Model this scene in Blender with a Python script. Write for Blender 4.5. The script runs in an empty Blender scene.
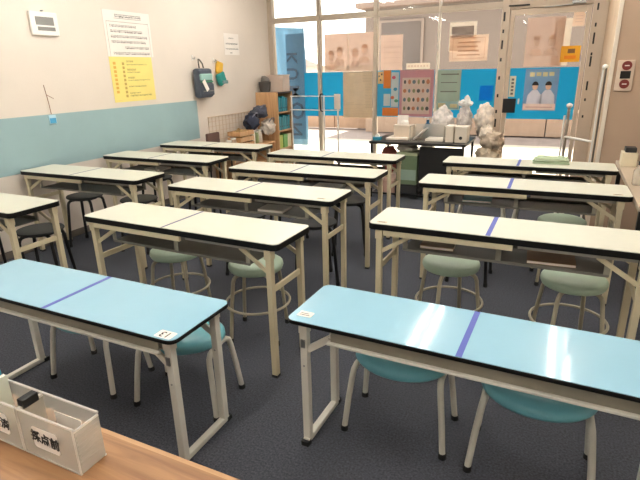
import bpy, bmesh, math, random
from mathutils import Vector, Matrix, noise
random.seed(7)
S = bpy.context.scene
C = S.collection
PI = math.pi

# ------------------------------------------------------------------ camera, world, sun, exposure
def make_camera():
    yaw, pitch, roll = math.radians(-25.699), math.radians(18.764), math.radians(-1.347)
    f = Vector((math.sin(yaw)*math.cos(pitch), math.cos(yaw)*math.cos(pitch), -math.sin(pitch)))
    r = Vector((math.cos(yaw), -math.sin(yaw), 0)); u = r.cross(f)
    r2 = r*math.cos(roll)+u*math.sin(roll); u2 = -r*math.sin(roll)+u*math.cos(roll)
    cd = bpy.data.cameras.new('camera'); co = bpy.data.objects.new('camera', cd); C.objects.link(co)
    cd.sensor_width = 36; cd.lens = 497.99*36/640; cd.clip_start = .02; cd.clip_end = 200
    m = Matrix((r2, u2, -f)).transposed().to_4x4(); m.translation = Vector((0, 0, 1.4225))
    co.matrix_world = m
    S.camera = co
make_camera()
w = bpy.data.worlds.new('world'); S.world = w; w.use_nodes = True
bg = w.node_tree.nodes['Background']
bg.inputs[0].default_value = (1.0, .97, .93, 1); bg.inputs[1].default_value = 2.7      # bright hazy sky
sd = bpy.data.lights.new('sun', 'SUN'); sd.energy = 16; sd.angle = math.radians(1.0); sd.color = (1, .95, .86)
so = bpy.data.objects.new('sun', sd); C.objects.link(so)
so.rotation_euler = Vector((.12, .42, .9)).to_track_quat('Z', 'Y').to_euler()
S.view_settings.view_transform = 'Standard'; S.view_settings.look = 'None'
S.view_settings.gamma = 1; S.view_settings.use_curve_mapping = False
S.view_settings.exposure = 0.14
TUBE_STRENGTH = 36.0

# ------------------------------------------------------------------ materials
def lin(h):
    h = h.lstrip('#'); v = [int(h[i:i+2], 16)/255 for i in (0, 2, 4)]
    return tuple((c/12.92 if c <= .04045 else ((c+.055)/1.055)**2.4) for c in v)
MATS = {}
def mat(name, col, rough=.5, metal=0, var=.06, scale=8, bump=0, bscale=60, spec=.5, trans=0, coat=0, stretch=None, sheen=0):
    if name in MATS: return MATS[name]
    m = bpy.data.materials.new(name); m.use_nodes = True; nt = m.node_tree; N = nt.nodes; L = nt.links
    b = N['Principled BSDF']; c = lin(col) if isinstance(col, str) else col
    tc = N.new('ShaderNodeTexCoord'); mp = N.new('ShaderNodeMapping'); L.new(tc.outputs['Object'], mp.inputs[0])
    if stretch: mp.inputs['Scale'].default_value = stretch
    nz = N.new('ShaderNodeTexNoise'); nz.inputs['Scale'].default_value = scale; nz.inputs['Detail'].default_value = 4
    L.new(mp.outputs[0], nz.inputs['Vector'])
    rp = N.new('ShaderNodeValToRGB'); rp.color_ramp.elements[0].position = .3; rp.color_ramp.elements[1].position = .7
    rp.color_ramp.elements[0].color = (*[x*(1-var) for x in c], 1); rp.color_ramp.elements[1].color = (*[min(1, x*(1+var)) for x in c], 1)
    L.new(nz.outputs['Fac'], rp.inputs[0]); L.new(rp.outputs[0], b.inputs['Base Color'])
    b.inputs['Roughness'].default_value = rough; b.inputs['Metallic'].default_value = metal
    b.inputs['Specular IOR Level'].default_value = spec; b.inputs['Coat Weight'].default_value = coat
    if sheen: b.inputs['Sheen Weight'].default_value = sheen
    if bump:
        n2 = N.new('ShaderNodeTexNoise'); n2.inputs['Scale'].default_value = bscale; n2.inputs['Detail'].default_value = 3
        L.new(mp.outputs[0], n2.inputs['Vector'])
        bp = N.new('ShaderNodeBump'); bp.inputs['Strength'].default_value = bump; bp.inputs['Distance'].default_value = .01
        L.new(n2.outputs['Fac'], bp.inputs['Height']); L.new(bp.outputs[0], b.inputs['Normal'])
    if trans:      # light passes through thin paper / cloth / film
        t = N.new('ShaderNodeBsdfTranslucent'); L.new(rp.outputs[0], t.inputs[0])
        mx = N.new('ShaderNodeMixShader'); mx.inputs[0].default_value = trans
        L.new(b.outputs[0], mx.inputs[1]); L.new(t.outputs[0], mx.inputs[2]); L.new(mx.outputs[0], N['Material Output'].inputs[0])
    MATS[name] = m; return m
def clear(name, col, alpha, rough=.25, translucent=0.0):
    """see-through plastic, film or glass: transparent mixed with a glossy / diffuse skin"""
    if name in MATS: return MATS[name]
    m = bpy.data.materials.new(name); m.use_nodes = True; nt = m.node_tree; N = nt.nodes; L = nt.links
    b = N['Principled BSDF']; c = lin(col); b.inputs['Base Color'].default_value = (*c, 1); b.inputs['Roughness'].default_value = rough
    out = N['Material Output']; skin = b.outputs[0]
    if translucent:
        t = N.new('ShaderNodeBsdfTranslucent'); t.inputs[0].default_value = (*c, 1)
        m0 = N.new('ShaderNodeMixShader'); m0.inputs[0].default_value = translucent
        L.new(b.outputs[0], m0.inputs[1]); L.new(t.outputs[0], m0.inputs[2]); skin = m0.outputs[0]
    tr = N.new('ShaderNodeBsdfTransparent'); tr.inputs[0].default_value = (*[.35+.65*x for x in c], 1)
    mx = N.new('ShaderNodeMixShader'); mx.inputs[0].default_value = alpha
    L.new(tr.outputs[0], mx.inputs[1]); L.new(skin, mx.inputs[2]); L.new(mx.outputs[0], out.inputs[0])
    MATS[name] = m; return m
def glass_mat():
    m = bpy.data.materials.new('window_glass'); m.use_nodes = True; N = m.node_tree.nodes; L = m.node_tree.links
    N.remove(N['Principled BSDF']); t = N.new('ShaderNodeBsdfTransparent'); t.inputs[0].default_value = (.97, .98, .97, 1)
    g = N.new('ShaderNodeBsdfGlossy'); g.inputs['Roughness'].default_value = .02
    fr = N.new('ShaderNodeFresnel'); fr.inputs[0].default_value = 1.35
    mx = N.new('ShaderNodeMixShader'); L.new(fr.outputs[0], mx.inputs[0]); L.new(t.outputs[0], mx.inputs[1]); L.new(g.outputs[0], mx.inputs[2])
    L.new(mx.outputs[0], N['Material Output'].inputs[0]); return m
GLASS = glass_mat()
def emit_mat(name, col, s):
    m = bpy.data.materials.new(name); m.use_nodes = True; N = m.node_tree.nodes; b = N['Principled BSDF']
    b.inputs['Emission Color'].default_value = (*col, 1); b.inputs['Emission Strength'].default_value = s; return m
def wood_mat(name, c1, c2, axis='X', rough=.4):
    m = bpy.data.materials.new(name); m.use_nodes = True; N = m.node_tree.nodes; L = m.node_tree.links; b = N['Principled BSDF']
    tc = N.new('ShaderNodeTexCoord'); mp = N.new('ShaderNodeMapping'); L.new(tc.outputs['Object'], mp.inputs[0])
    mp.inputs['Scale'].default_value = {'X': (1.2, 16, 16), 'Y': (16, 1.2, 16), 'Z': (16, 16, 1.2)}[axis]
    nz = N.new('ShaderNodeTexNoise'); nz.inputs['Scale'].default_value = 3; nz.inputs['Detail'].default_value = 8; nz.inputs['Distortion'].default_value = .6
    L.new(mp.outputs[0], nz.inputs['Vector'])
    rp = N.new('ShaderNodeValToRGB'); rp.color_ramp.elements[0].position = .32; rp.color_ramp.elements[1].position = .68
    rp.color_ramp.elements[0].color = (*lin(c1), 1); rp.color_ramp.elements[1].color = (*lin(c2), 1)
    L.new(nz.outputs['Fac'], rp.inputs[0]); L.new(rp.outputs[0], b.inputs['Base Color']); b.inputs['Roughness'].default_value = rough
    return m

M_TOP = mat('white_laminate', '#dddccc', .34, var=.015, spec=.45)
M_BLUE = mat('pale_blue_laminate', '#97c1d4', .075, var=.015, spec=.26)
M_EDGE = mat('black_edge', '#0b0a09', .5, var=.1, spec=.25)
M_CREAM = mat('cream_paint', '#cfc2a2', .42, var=.05)
M_CREAM2 = mat('ivory_paint', '#dcd8cc', .4, var=.05)
M_SHELF = mat('grey_shelf', '#8f8a7c', .5, var=.08)
M_SHELFD = mat('dark_grey_shelf', '#6b675f', .5, var=.08)
M_SHELFL = mat('light_grey_shelf', '#aaa69a', .5, var=.05)
M_TAPE = mat('violet_tape', '#4c59ad', .5, var=.05)
M_TAPE2 = mat('purple_line', '#57547f', .5, var=.05)
M_GREEN = mat('sage_vinyl', '#a7bba6', .40, var=.05)
M_SBLUE = mat('teal_vinyl', '#6fb2bf', .32, var=.05)
M_BLACKV = mat('black_vinyl', '#161616', .6, var=.1)
M_BLACKM = mat('black_metal', '#121212', .35, var=.1)
M_BEIGEM = mat('beige_tube', '#a9a08a', .35, var=.05)
M_IVT = mat('ivory_tube', '#d6d2c6', .35, var=.05)
M_RUB = mat('rubber', '#181818', .7, var=.1)
M_WHITE = mat('white_plastic', '#ece8e0', .4, var=.02)
M_PAPER = mat('white_paper', '#f1e9e0', .8, var=.02)
M_INK = mat('black_ink', '#2a2624', .8, var=.05)
M_GINK = mat('grey_ink', '#77706a', .8, var=.05)
M_STEEL = mat('steel', '#9a9a96', .35, .8, var=.05)
M_DESK = wood_mat('desk_wood', '#80593a', '#a67b53', 'X', .38)
M_WOOD = wood_mat('shelf_wood', '#b88a5c', '#cfa478', 'Z', .5)

# ------------------------------------------------------------------ mesh helpers
class MB:
    def __init__(s): s.v = []; s.f = []; s.smooth = False
    def add(s, vs, fs):
        o = len(s.v); s.v += [tuple(v) for v in vs]; s.f += [tuple(i+o for i in f) for f in fs]; return s
    def box(s, x0, x1, y0, y1, z0, z1):
        vs = [(x0,y0,z0),(x1,y0,z0),(x1,y1,z0),(x0,y1,z0),(x0,y0,z1),(x1,y0,z1),(x1,y1,z1),(x0,y1,z1)]
        return s.add(vs, [(0,3,2,1),(4,5,6,7),(0,1,5,4),(1,2,6,5),(2,3,7,6),(3,0,4,7)])
    def cbox(s, c, d): return s.box(c[0]-d[0]/2, c[0]+d[0]/2, c[1]-d[1]/2, c[1]+d[1]/2, c[2]-d[2]/2, c[2]+d[2]/2)
    def bar(s, a, b, w, h, up=(0,0,1)):
        a = Vector(a); b = Vector(b); t = (b-a).normalized(); u = Vector(up)
        if abs(t.dot(u)) > .95: u = Vector((0,1,0))
        r = t.cross(u).normalized(); u = r.cross(t)
        vs = [p+r*w/2*i+u*h/2*j for p in (a, b) for i, j in ((-1,-1),(1,-1),(1,1),(-1,1))]
        return s.add(vs, [(3,2,1,0),(4,5,6,7),(0,1,5,4),(1,2,6,5),(2,3,7,6),(3,0,4,7)])
    def tube(s, pts, r, n=10, closed=False):
        s.smooth = True; pts = [Vector(p) for p in pts]; k = len(pts); vs = []; fs = []
        ref = Vector((0,0,1))
        for i, p in enumerate(pts):
            t = (pts[(i+1) % k]-pts[i-1]) if closed else (pts[min(i+1,k-1)]-pts[max(i-1,0)])
            t.normalize()
            q = ref if abs(t.dot(ref)) < .98 else Vector((1,0,0))
            if i and not closed or (i and closed):
                q = last - t*last.dot(t)
                if q.length < 1e-4: q = Vector((1,0,0))
            else: q = q - t*q.dot(t)
            q.normalize(); last = q; b = t.cross(q)
            for j in range(n):
                a = 2*PI*j/n; vs.append(p+(q*math.cos(a)+b*math.sin(a))*r)
        for i in range(k if closed else k-1):
            for j in range(n):
                a, b2 = i*n+j, i*n+(j+1) % n; c, d = ((i+1) % k)*n+(j+1) % n, ((i+1) % k)*n+j
                fs.append((a, b2, c, d))
        if not closed: fs += [tuple(range(n-1,-1,-1)), tuple(range((k-1)*n, k*n))]
        return s.add(vs, fs)
    def cyl(s, c, r, z0, z1, n=20, axis='z', r1=None):
        r1 = r if r1 is None else r1; vs = []
        for (rr, zz) in ((r, z0), (r1, z1)):
            for j in range(n):
                a = 2*PI*j/n; x, y = rr*math.cos(a), rr*math.sin(a)
                vs.append({'z': (c[0]+x, c[1]+y, zz), 'y': (c[0]+x, zz, c[1]+y), 'x': (zz, c[0]+x, c[1]+y)}[axis])
        fs = [(j, (j+1) % n, n+(j+1) % n, n+j) for j in range(n)]+[tuple(range(n-1,-1,-1)), tuple(range(n, 2*n))]
        s.smooth = True; return s.add(vs, fs)
    def lathe(s, prof, n=28, sx=1, sy=1, c=(0,0)):
        s.smooth = True; vs = []; k = len(prof)
        for r, z in prof:
            for j in range(n): a = 2*PI*j/n; vs.append((c[0]+r*sx*math.cos(a), c[1]+r*sy*math.sin(a), z))
        fs = [(i*n+j, i*n+(j+1) % n, (i+1)*n+(j+1) % n, (i+1)*n+j) for i in range(k-1) for j in range(n)]
        fs += [tuple(range(n-1,-1,-1)), tuple(range((k-1)*n, k*n))]
        return s.add(vs, fs)
    def rrect(s, w, d, r, z0, z1, n=5, c=(0,0)):
        pts = []
        for (sx, sy, a0) in ((1,1,0),(-1,1,90),(-1,-1,180),(1,-1,270)):
            for i in range(n+1):
                a = math.radians(a0+90*i/n); pts.append((c[0]+sx*(w/2-r)+r*math.cos(a), c[1]+sy*(d/2-r)+r*math.sin(a)))
        return s.prism(pts, z0, z1)
    def prism(s, pts, z0, z1):
        k = len(pts); vs = [(x,y,z0) for x,y in pts]+[(x,y,z1) for x,y in pts]
        fs = [tuple(range(k-1,-1,-1)), tuple(range(k,2*k))]+[(i,(i+1)%k,k+(i+1)%k,k+i) for i in range(k)]
        return s.add(vs, fs)
    def yprism(s, pts, y0, y1):          # outline in x,z extruded along y (y0 < y1)
        k = len(pts); vs = [(x,y0,z) for x,z in pts]+[(x,y1,z) for x,z in pts]
        fs = [tuple(range(k)), tuple(range(2*k-1,k-1,-1))]+[(i,k+i,k+(i+1)%k,(i+1)%k) for i in range(k)]
        return s.add(vs, fs)
    def blob(s, c, r, seed=0, amp=.18, freq=2.2, sub=3, flat=None):
        bm = bmesh.new(); bmesh.ops.create_icosphere(bm, subdivisions=sub, radius=1)
        vs = []
        for v in bm.verts:
            d = 1+amp*noise.noise(v.co*freq+Vector((seed*7.3, seed*3.1, seed)))+amp*.5*noise.noise(v.co*freq*2.6+Vector((seed, seed*5.3, 2)))
            p = Vector((v.co.x*r[0], v.co.y*r[1], v.co.z*r[2]))*d
            if flat is not None: p.z = max(p.z, -r[2]*flat)
            vs.append(p+Vector(c))
        fs = [tuple(x.index for x in f.verts) for f in bm.faces]; bm.free(); s.smooth = True
        return s.add(vs, fs)
    def mesh(s, name, m):
        me = bpy.data.meshes.new(name); me.from_pydata(s.v, [], s.f); me.materials.append(m)
        if s.smooth:
            me.polygons.foreach_set('use_smooth', [True]*len(me.polygons)); me.set_sharp_from_angle(angle=math.radians(50))
        me.update(); return me
    def build(s, name, m, parent=None, bevel=0):
        o = bpy.data.objects.new(name, s.mesh(name, m)); C.objects.link(o)
        if parent: o.parent = parent
        if bevel:
            b = o.modifiers.new('bevel', 'BEVEL'); b.width = bevel; b.segments = 2; b.limit_method = 'ANGLE'
        return o
def tag(o, label, cat, group=None, kind=None):
    o['label'] = label; o['category'] = cat
    if group: o['group'] = group
    if kind: o['kind'] = kind
    return o
def empty(name, loc=(0,0,0), rz=0):
    o = bpy.data.objects.new(name, None); C.objects.link(o); o.location = loc; o.rotation_euler = (0,0,rz); o.empty_display_size = .05; return o
def struct(o): o['kind'] = 'structure'; return o
def copy_tree(o, parent=None):
    c = o.copy(); C.objects.link(c); c.parent = parent
    for ch in list(o.children): copy_tree(ch, c)
    return c
def arc(c, r, a0, a1, n, f):
    return [f(c, r, math.radians(a0+(a1-a0)*i/n)) for i in range(n+1)]
DG = None
def text(name, body, size, origin, right, up, m, parent, align='CENTER', thick=0.0, bold=0.0):
    """lettering as flat print: mesh made from a font curve"""
    cu = bpy.data.curves.new(name, 'FONT'); cu.body = body; cu.size = size; cu.align_x = align; cu.align_y = 'CENTER'; cu.extrude = thick; cu.offset = bold
    cu.resolution_u = 2
    to = bpy.data.objects.new(name, cu); C.objects.link(to)
    dg = bpy.context.evaluated_depsgraph_get(); me = bpy.data.meshes.new_from_object(to.evaluated_get(dg))
    bpy.data.objects.remove(to); bpy.data.curves.remove(cu)
    r = Vector(right).normalized(); u = Vector(up).normalized(); n = r.cross(u)
    M = Matrix((r, u, n)).transposed().to_4x4(); M.translation = Vector(origin); me.transform(M)
    me.materials.clear(); me.materials.append(m)
    o = bpy.data.objects.new(name, me); C.objects.link(o); o.parent = parent
    return o

# ------------------------------------------------------------------ the room shell
XL, XR, YF, YB, ZC = -4.02, 1.9, -3.6, 6.82, 2.6
M_CARPET = mat('carpet', '#4f5159', .95, var=.4, scale=120, bump=.6, bscale=260, spec=.1)
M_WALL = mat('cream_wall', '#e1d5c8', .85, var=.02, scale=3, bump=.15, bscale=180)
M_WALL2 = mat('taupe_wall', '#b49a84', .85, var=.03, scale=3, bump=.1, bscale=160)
M_BAND = mat('blue_grey_band', '#94afb2', .6, var=.03, scale=4, bump=.05, bscale=160)
M_CEIL = mat('ceiling', '#e8e2d6', .9, var=.03, scale=20)
M_FRAME = mat('window_frame_paint', '#c3b4a2', .4, .15, var=.03)
struct(MB().box(XL-.1, XR+.1, YF-.1, YB+.1, -.1, 0).build('floor', M_CARPET))
struct(MB().box(XL-.1, XR+.1, YF-.1, YB+.1, ZC, ZC+.1).build('ceiling', M_CEIL))
wl = struct(MB().box(XL-.1, XL, YF-.1, YB+.1, 0, ZC).build('wall_left', M_WALL))
struct(MB().box(XR, XR+.1, YF-.1, 5.2, 0, ZC).build('wall_right', M_WALL))
struct(MB().box(XL, XR, YF-.1, YF, 0, ZC).build('wall_front', M_WALL))
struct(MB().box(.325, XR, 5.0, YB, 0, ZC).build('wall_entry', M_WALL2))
struct(MB().box(XL, XL+.004, YF, 5.0, .667, 1.117).build('trim_1', M_BAND))
struct(MB().box(.310, .340, 4.985, 5.012, 0, ZC).build('trim_2', mat('white_trim', '#e9dccb', .4), bevel=.004))
struct(MB().box(.319, .325, 5.012, YB, 0, ZC).build('trim_3', mat('peach_return', '#d9bfa2', .7)))
struct(MB().box(XL, XL+.012, YF, YB, 0, .06).build('baseboard_left', mat('baseboard', '#6f665c', .6)))

# --- glazed wall: one unit per bay, posts and rails as parts
BAYS = [(-4.02, -3.215, .07, .025), (-3.215, -2.375, .025, .028), (-2.375, -1.535, .028, .012), (-1.535, -.79, .012, .0)]
wire_m = mat('mesh_wire', '#8e8578', .5)
for k, (a, b, la, lb) in enumerate(BAYS):
    wn = struct(empty('window_%d' % (k+1), (0, YB, 0)))
    if k == 0: MB().box(a, a+la, -.05, .05, 0, ZC).build('jamb', M_FRAME, wn, .004)
    MB().box(b-lb, b+.025 if k < 2 else b+.012, -.04, .04, .0, ZC).build('mullion', M_FRAME if k != 2 else mat('bright_mullion', '#e6dccd', .35), wn, .004) if k < 3 else None
    xa, xb = a+(.07 if k == 0 else .026 if k < 3 else .012), b-(lb if k < 3 else 0)
    MB().box(xa, xb, -.035, .035, 2.08, 2.15).build('transom', M_FRAME, wn, .004)
    MB().box(xa, xb, -.035, .035, 0, .09).build('bottom_rail', M_FRAME, wn, .004)
    MB().box(xa, xb, -.035, .035, 2.52, ZC).build('top_rail', M_FRAME, wn, .004)
    MB().box(xa, xb, -.003, .003, .09, 2.08).build('pane', GLASS, wn)
    up = MB().box(xa, xb, -.003, .003, 2.15, 2.52).build('upper_pane', GLASS, wn)
    wm = MB(); x = xa+.02
    while x < xb: wm.box(x-.0008, x+.0008, .004, .0056, 2.15, 2.52); x += .05
    z = 2.17
    while z < 2.52: wm.box(xa, xb, .004, .0056, z-.0008, z+.0008); z += .05
    wo = wm.build('wire_mesh', wire_m, up); wo['kind'] = 'stuff'
# door bay
dr = struct(empty('door_1', (0, YB, 0)))
M_DOOR = mat('door_frame_paint', '#c9b7a3', .4, .1, var=.03)
MB().box(-.79, -.70, -.06, .05, 0, ZC).build('jamb', M_DOOR, dr, .004)
MB().box(.17, .319, -.06, .05, 0, ZC).build('jamb', M_DOOR, dr, .004)
MB().box(-.70, .17, -.05, .05, 2.06, 2.2).build('header', M_DOOR, dr, .004)
MB().box(-.70, .17, -.035, .035, 2.5, ZC).build('top_rail', M_DOOR, dr, .004)
MB().box(-.70, .17, -.003, .003, 2.2, 2.5).build('upper_pane', GLASS, dr)
lf = MB().box(-.69, -.645, -.03, .03, .02, 2.055).build('door_stile', M_DOOR, dr, .003); MB().box(.115, .16, -.03, .03, .02, 2.055).build('door_stile', M_DOOR, dr, .003); MB().box(-.645, .115, -.03, .03, 1.99, 2.055).build('door_rail', M_DOOR, dr, .003); MB().box(-.645, .115, -.03, .03, .02, .12).build('door_rail', M_DOOR, dr, .003)
MB().box(-.645, .115, -.003, .003, .12, 1.99).build('pane', GLASS, lf)
g_m = mat('gasket_black', '#14110f', .6)
for (z0, z1) in ((1.93, 2.03), (1.80, 1.84), (1.62, 1.72), (1.48, 1.52), (1.27, 1.31), (1.06, 1.1), (.87, .91), (.70, .80), (.46, .50)):
    MB().box(-.768, -.748, -.068, -.058, z0, z1).build('gasket', g_m, dr)
for (z0, z1) in ((1.99, 2.06), (1.82, 1.86), (1.64, 1.76), (1.52, 1.55), (1.40, 1.51), (1.14, 1.24), (1.02, 1.05), (.83, .86)):
    MB().box(.206, .224, -.068, -.058, z0, z1).build('gasket', g_m, dr)
MB().box(-.72, -.49, -.075, -.05, 2.085, 2.10).build('track_cover', g_m, dr)
cl = MB().box(-.05, .09, -.10, -.05, 2.07, 2.12).build('door_closer', M_STEEL, dr, .004)
MB().bar((-.03, -.09, 2.066), (-.33, -.06, 2.055), .02, .008).build('closer_arm', M_STEEL, cl)
lk = MB().box(-.69, -.54, -.065, -.03, .875, 1.045).build('lock_case', mat('lock_black', '#0c0c0d', .4), dr, .003)
MB().box(-.52+.0, -.50, -.055, -.03, .98, 1.045).build('lock_tab', M_PAPER, dr)

# ------------------------------------------------------------------ outdoors
M_PAVE = mat('pale_pavement', '#cfc3b2', .9, var=.06, scale=3, bump=.2, bscale=30)
struct(MB().box(-16, 12, YB+.05, 10.35, -.12, -.02).build('pavement', M_PAVE))
struct(MB().box(-16, 12, 10.35, 30, -.12, -.03).build('road', mat('road_asphalt', '#978a84', .9, var=.1, scale=5)))
struct(MB().box(XL-.4, 2.2, YB+.06, 7.5, 2.66, 2.78).build('sun_block_eave', mat('sun_block_eave_paint', '#bfb3a6', .7)))  # unseen overhang, added to keep direct sun off the floor inside
ob = empty('opposite_building', (0, 11.6, 0)); tag(ob, 'low mauve-brown building across the sunlit pavement outside', 'building')
M_FAC = mat('facade_mauve', '#7a6e67', .85, var=.06, scale=1.5)
MB().box(-4.3, 10, 0, 6, .5, 2.72).build('wall', M_FAC, ob)
for x in range(-4, 10): MB().box(x-.28, x+.70, -.02, 0, 0, .5).build('base_block', mat('base_stone', '#a58d7a', .8, var=.08, scale=4), ob, .01)
MB().box(-4.35, 10, -.06, .1, .5, .56).build('ledge', mat('ledge_pale', '#dccab4', .7), ob)
MB().box(-4.45, 10, -.25, 6, 2.72, 2.82).build('roof_edge', mat('roof_edge', '#8d7a70', .8), ob)
for (x0, x1) in ((-3.9, -3.0),):
    fr_ = MB().box(x0-.06, x1+.06, -.05, 0, 1.05, 2.45).build('window', mat('far_frame', '#8a7a70', .6), ob, .005)
    MB().box(x0, x1, -.06, -.05, 1.1, 2.4).build('window_pane', mat('far_glass', '#5c514b', .15), fr_)
for k, (x0, x1, y, h) in enumerate(((-12.0, -9.0, 19, 1.6), (-8.3, -6.2, 21, 1.8))):
    hb = empty('distant_house', (0, y, 0)); tag(hb, ('pale distant house low on the skyline at far left', 'second pale distant house, nearer the brown building')[k], 'building', 'distant houses')
    MB().box(x0, x1, 0, 4, 0, h).build('wall', mat('far_wall', '#e6ddd2', .8), hb)
    MB().yprism([(x0-.2, h), (x1+.2, h), ((x0+x1)/2, h+.7)], -.2, 4.2).build('roof', mat('far_roof', '#b9aca4', .8), hb)
    for j in (1, 2): MB().box(x0+(x1-x0)*j/3-.3, x0+(x1-x0)*j/3+.3, -.03, 0, .9, 1.6).build('window', mat('far_glass', '#5c514b', .15), hb)
gw = empty('garden_wall', (0, 12.2, 0)); tag(gw, 'low tan wall beyond the pavement left of the brown building', 'wall')
for k in range(10): MB().box(-14+.96*k, -14+.96*k+.945, 0, .2, 0, .52).build('wall_block', mat('wall_tan', '#a88a72', .85, var=.06), gw, .01)
MB().box(-14.05, -4.36, -.04, .24, .52, .57).build('coping', mat('ledge_pale', '#dccab4', .7), gw)
# banner flag
fl = empty('banner_flag', (0, 7.5, 0)); tag(fl, 'tall blue banner flag with vertical lettering outside the left window pane', 'banner')
MB().tube([(-4.33, 0, 0), (-4.33, 0, 2.3)], .012).tube([(-4.33, 0, 2.12), (-3.80, 0, 2.06)], .006).build('pole', M_WHITE, fl)
fb = MB(); n = 14; vs = []
for i in range(n+1):
    for j in range(15):
        x = -4.32+.53*i/n; z = .25+1.85*j/14; y = .02*math.sin(i*.9+j*.35)+.012*math.sin(j*.8)
        vs.append((x, y, z-(.05*i/n if j == 14 else 0)))
fb.add(vs, [(i*15+j, (i+1)*15+j, (i+1)*15+j+1, i*15+j+1) for i in range(n) for j in range(14)]); fb.smooth = True
cloth = fb.build('cloth', mat('banner_cloth', '#86abc0', .8, var=.03, trans=.5), fl)
sm = cloth.modifiers.new('thick', 'SOLIDIFY'); sm.thickness = .002
MB().box(-4.12, -3.80, -.032, -.029, .35, 1.98).build('dark_panel', mat('banner_dark', '#5b86a3', .8, var=.03, trans=.5), fl)
for ch_, sz, x, z in (('K', .26, -4.0, 1.63), ('U', .28, -4.0, 1.383), ('M', .29, -3.985, 1.103), ('O', .36, -3.93, .809), ('N', .30, -3.96, .508)):
    text('letter', ch_, sz, (x, -.045, z), (0, 0, -1), (-1, 0, 0), mat('banner_ink', '#1f3a50', .7), fl, thick=.001, bold=.004)

# ------------------------------------------------------------------ things stuck to the glass (facing into the room)
def sheet(name, label, cat, x0, x1, z0, z1, m, y=YB-.012, group=None, th=.003):
    o = empty(name, ((x0+x1)/2, y, (z0+z1)/2)); tag(o, label, cat, group)
    w_, h_ = (x1-x0)/2, (z1-z0)/2
    MB().box(-w_, w_, -th/2, th/2, -h_, h_).build('sheet', m, o)
    o['_w'] = w_; o['_h'] = h_
    return o
def prints(o, rects, m, name='print', d=.0022):
    w_, h_ = o['_w'], o['_h']; b = MB()
    for (a, b_, c, e) in rects:      # fractions of the sheet: x0,x1,z0,z1 from bottom-left
        b.box(-w_+2*w_*a, -w_+2*w_*b_, -d-.0006, -d+.0004, -h_+2*h_*c, -h_+2*h_*e)
    r_ = b.build(name, m, o)
    if len(rects) > 1: r_['kind'] = 'stuff'
    return r_
def disc_print(o, cx, cz, rx, rz, m, name='print', d=.0026, n=18, a0=0, a1=360):
    w_, h_ = o['_w'], o['_h']
    pts = [(-w_+2*w_*cx+rx*math.cos(math.radians(a0+(a1-a0)*i/n)), -h_+2*h_*cz+rz*math.sin(math.radians(a0+(a1-a0)*i/n))) for i in range(n if a1-a0 == 360 else n+1)]
    return MB().yprism(pts, -d-.0006, -d+.0004).build(name, m, o)
FILM = clear('teal_film', '#45bfe0', .80, .3, .85)
TEALD = mat('teal_dark', '#2f8b98', .6, trans=.4)
for k, (x0, x1, lab) in enumerate(((-3.47, -3.245, 'bright teal film on the glass right of the banner'), (-3.185, -2.857, 'bright teal film on the glass behind the white pipe rack'),
        (-2.345, -1.565, 'teal film on the glass behind the pink picture chart'), (-1.52, -.80, 'teal film on the glass above the grey plastic bags'), (-.642, .11, 'teal film across the glass door behind the two-person poster'))):
    tag(MB().box(x0, x1, YB-.0075, YB-.0045, .80 if k != 0 else .79, 1.40).build('window_film', FILM), lab, 'window film', 'teal window films')
P_PINK = mat('faded_pink_paper', '#f2e2d8', .8, trans=.8, var=.03)
P_MAUVE = mat('faded_mauve_paper', '#e6d6cc', .8, trans=.8, var=.03)
P_WHITE = mat('glass_white_paper', '#f2e4d6', .8, trans=.45, var=.02)
P_BRIGHT = mat('glass_bright_paper', '#fbf3e8', .8, trans=.7, var=.02)
# pane 2: two-face poster seen from behind
o = sheet('backlit_poster', 'faded pink two-sheet poster with two pale heads per sheet, high in the second pane', 'poster', -3.136, -2.41, 1.405, 1.90, P_PINK)
prints(o, [(.485, .505, .02, .98)], P_BRIGHT, 'sheet_seam'); prints(o, [(.02, .98, .03, .16)], P_WHITE, 'caption_band')
for (cx, cz) in ((.14, .42), (.32, .52), (.64, .46), (.83, .56)):
    disc_print(o, cx, cz, .045, .065, mat('print_skin', '#f6ebe2', .8, trans=.8)); disc_print(o, cx, cz-.26, .075, .05, mat('print_skin', '#f6ebe2', .8, trans=.8), d=.0024)
    disc_print(o, cx, cz+.04, .05, .05, mat('print_hair', '#ecdccf', .8, trans=.8), d=.0032, a0=0, a1=180)
o = empty('slatted_blind', (-2.635, YB-.02, 1.085)); tag(o, 'beige finely slatted panel hung low in the second pane', 'blind')
sl = MB(); 
for i in range(30): sl.box(-.218, .218, -.004+.002*(i % 2), .002, -.305+i*.0203, -.305+i*.0203+.0185)
so_ = sl.build('slats', mat('blind_beige', '#d9cab2', .7, trans=.55), o); so_['kind'] = 'stuff'
MB().box(-.222, .222, -.008, .006, .302, .315).build('head_rail', M_FRAME, o)
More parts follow.
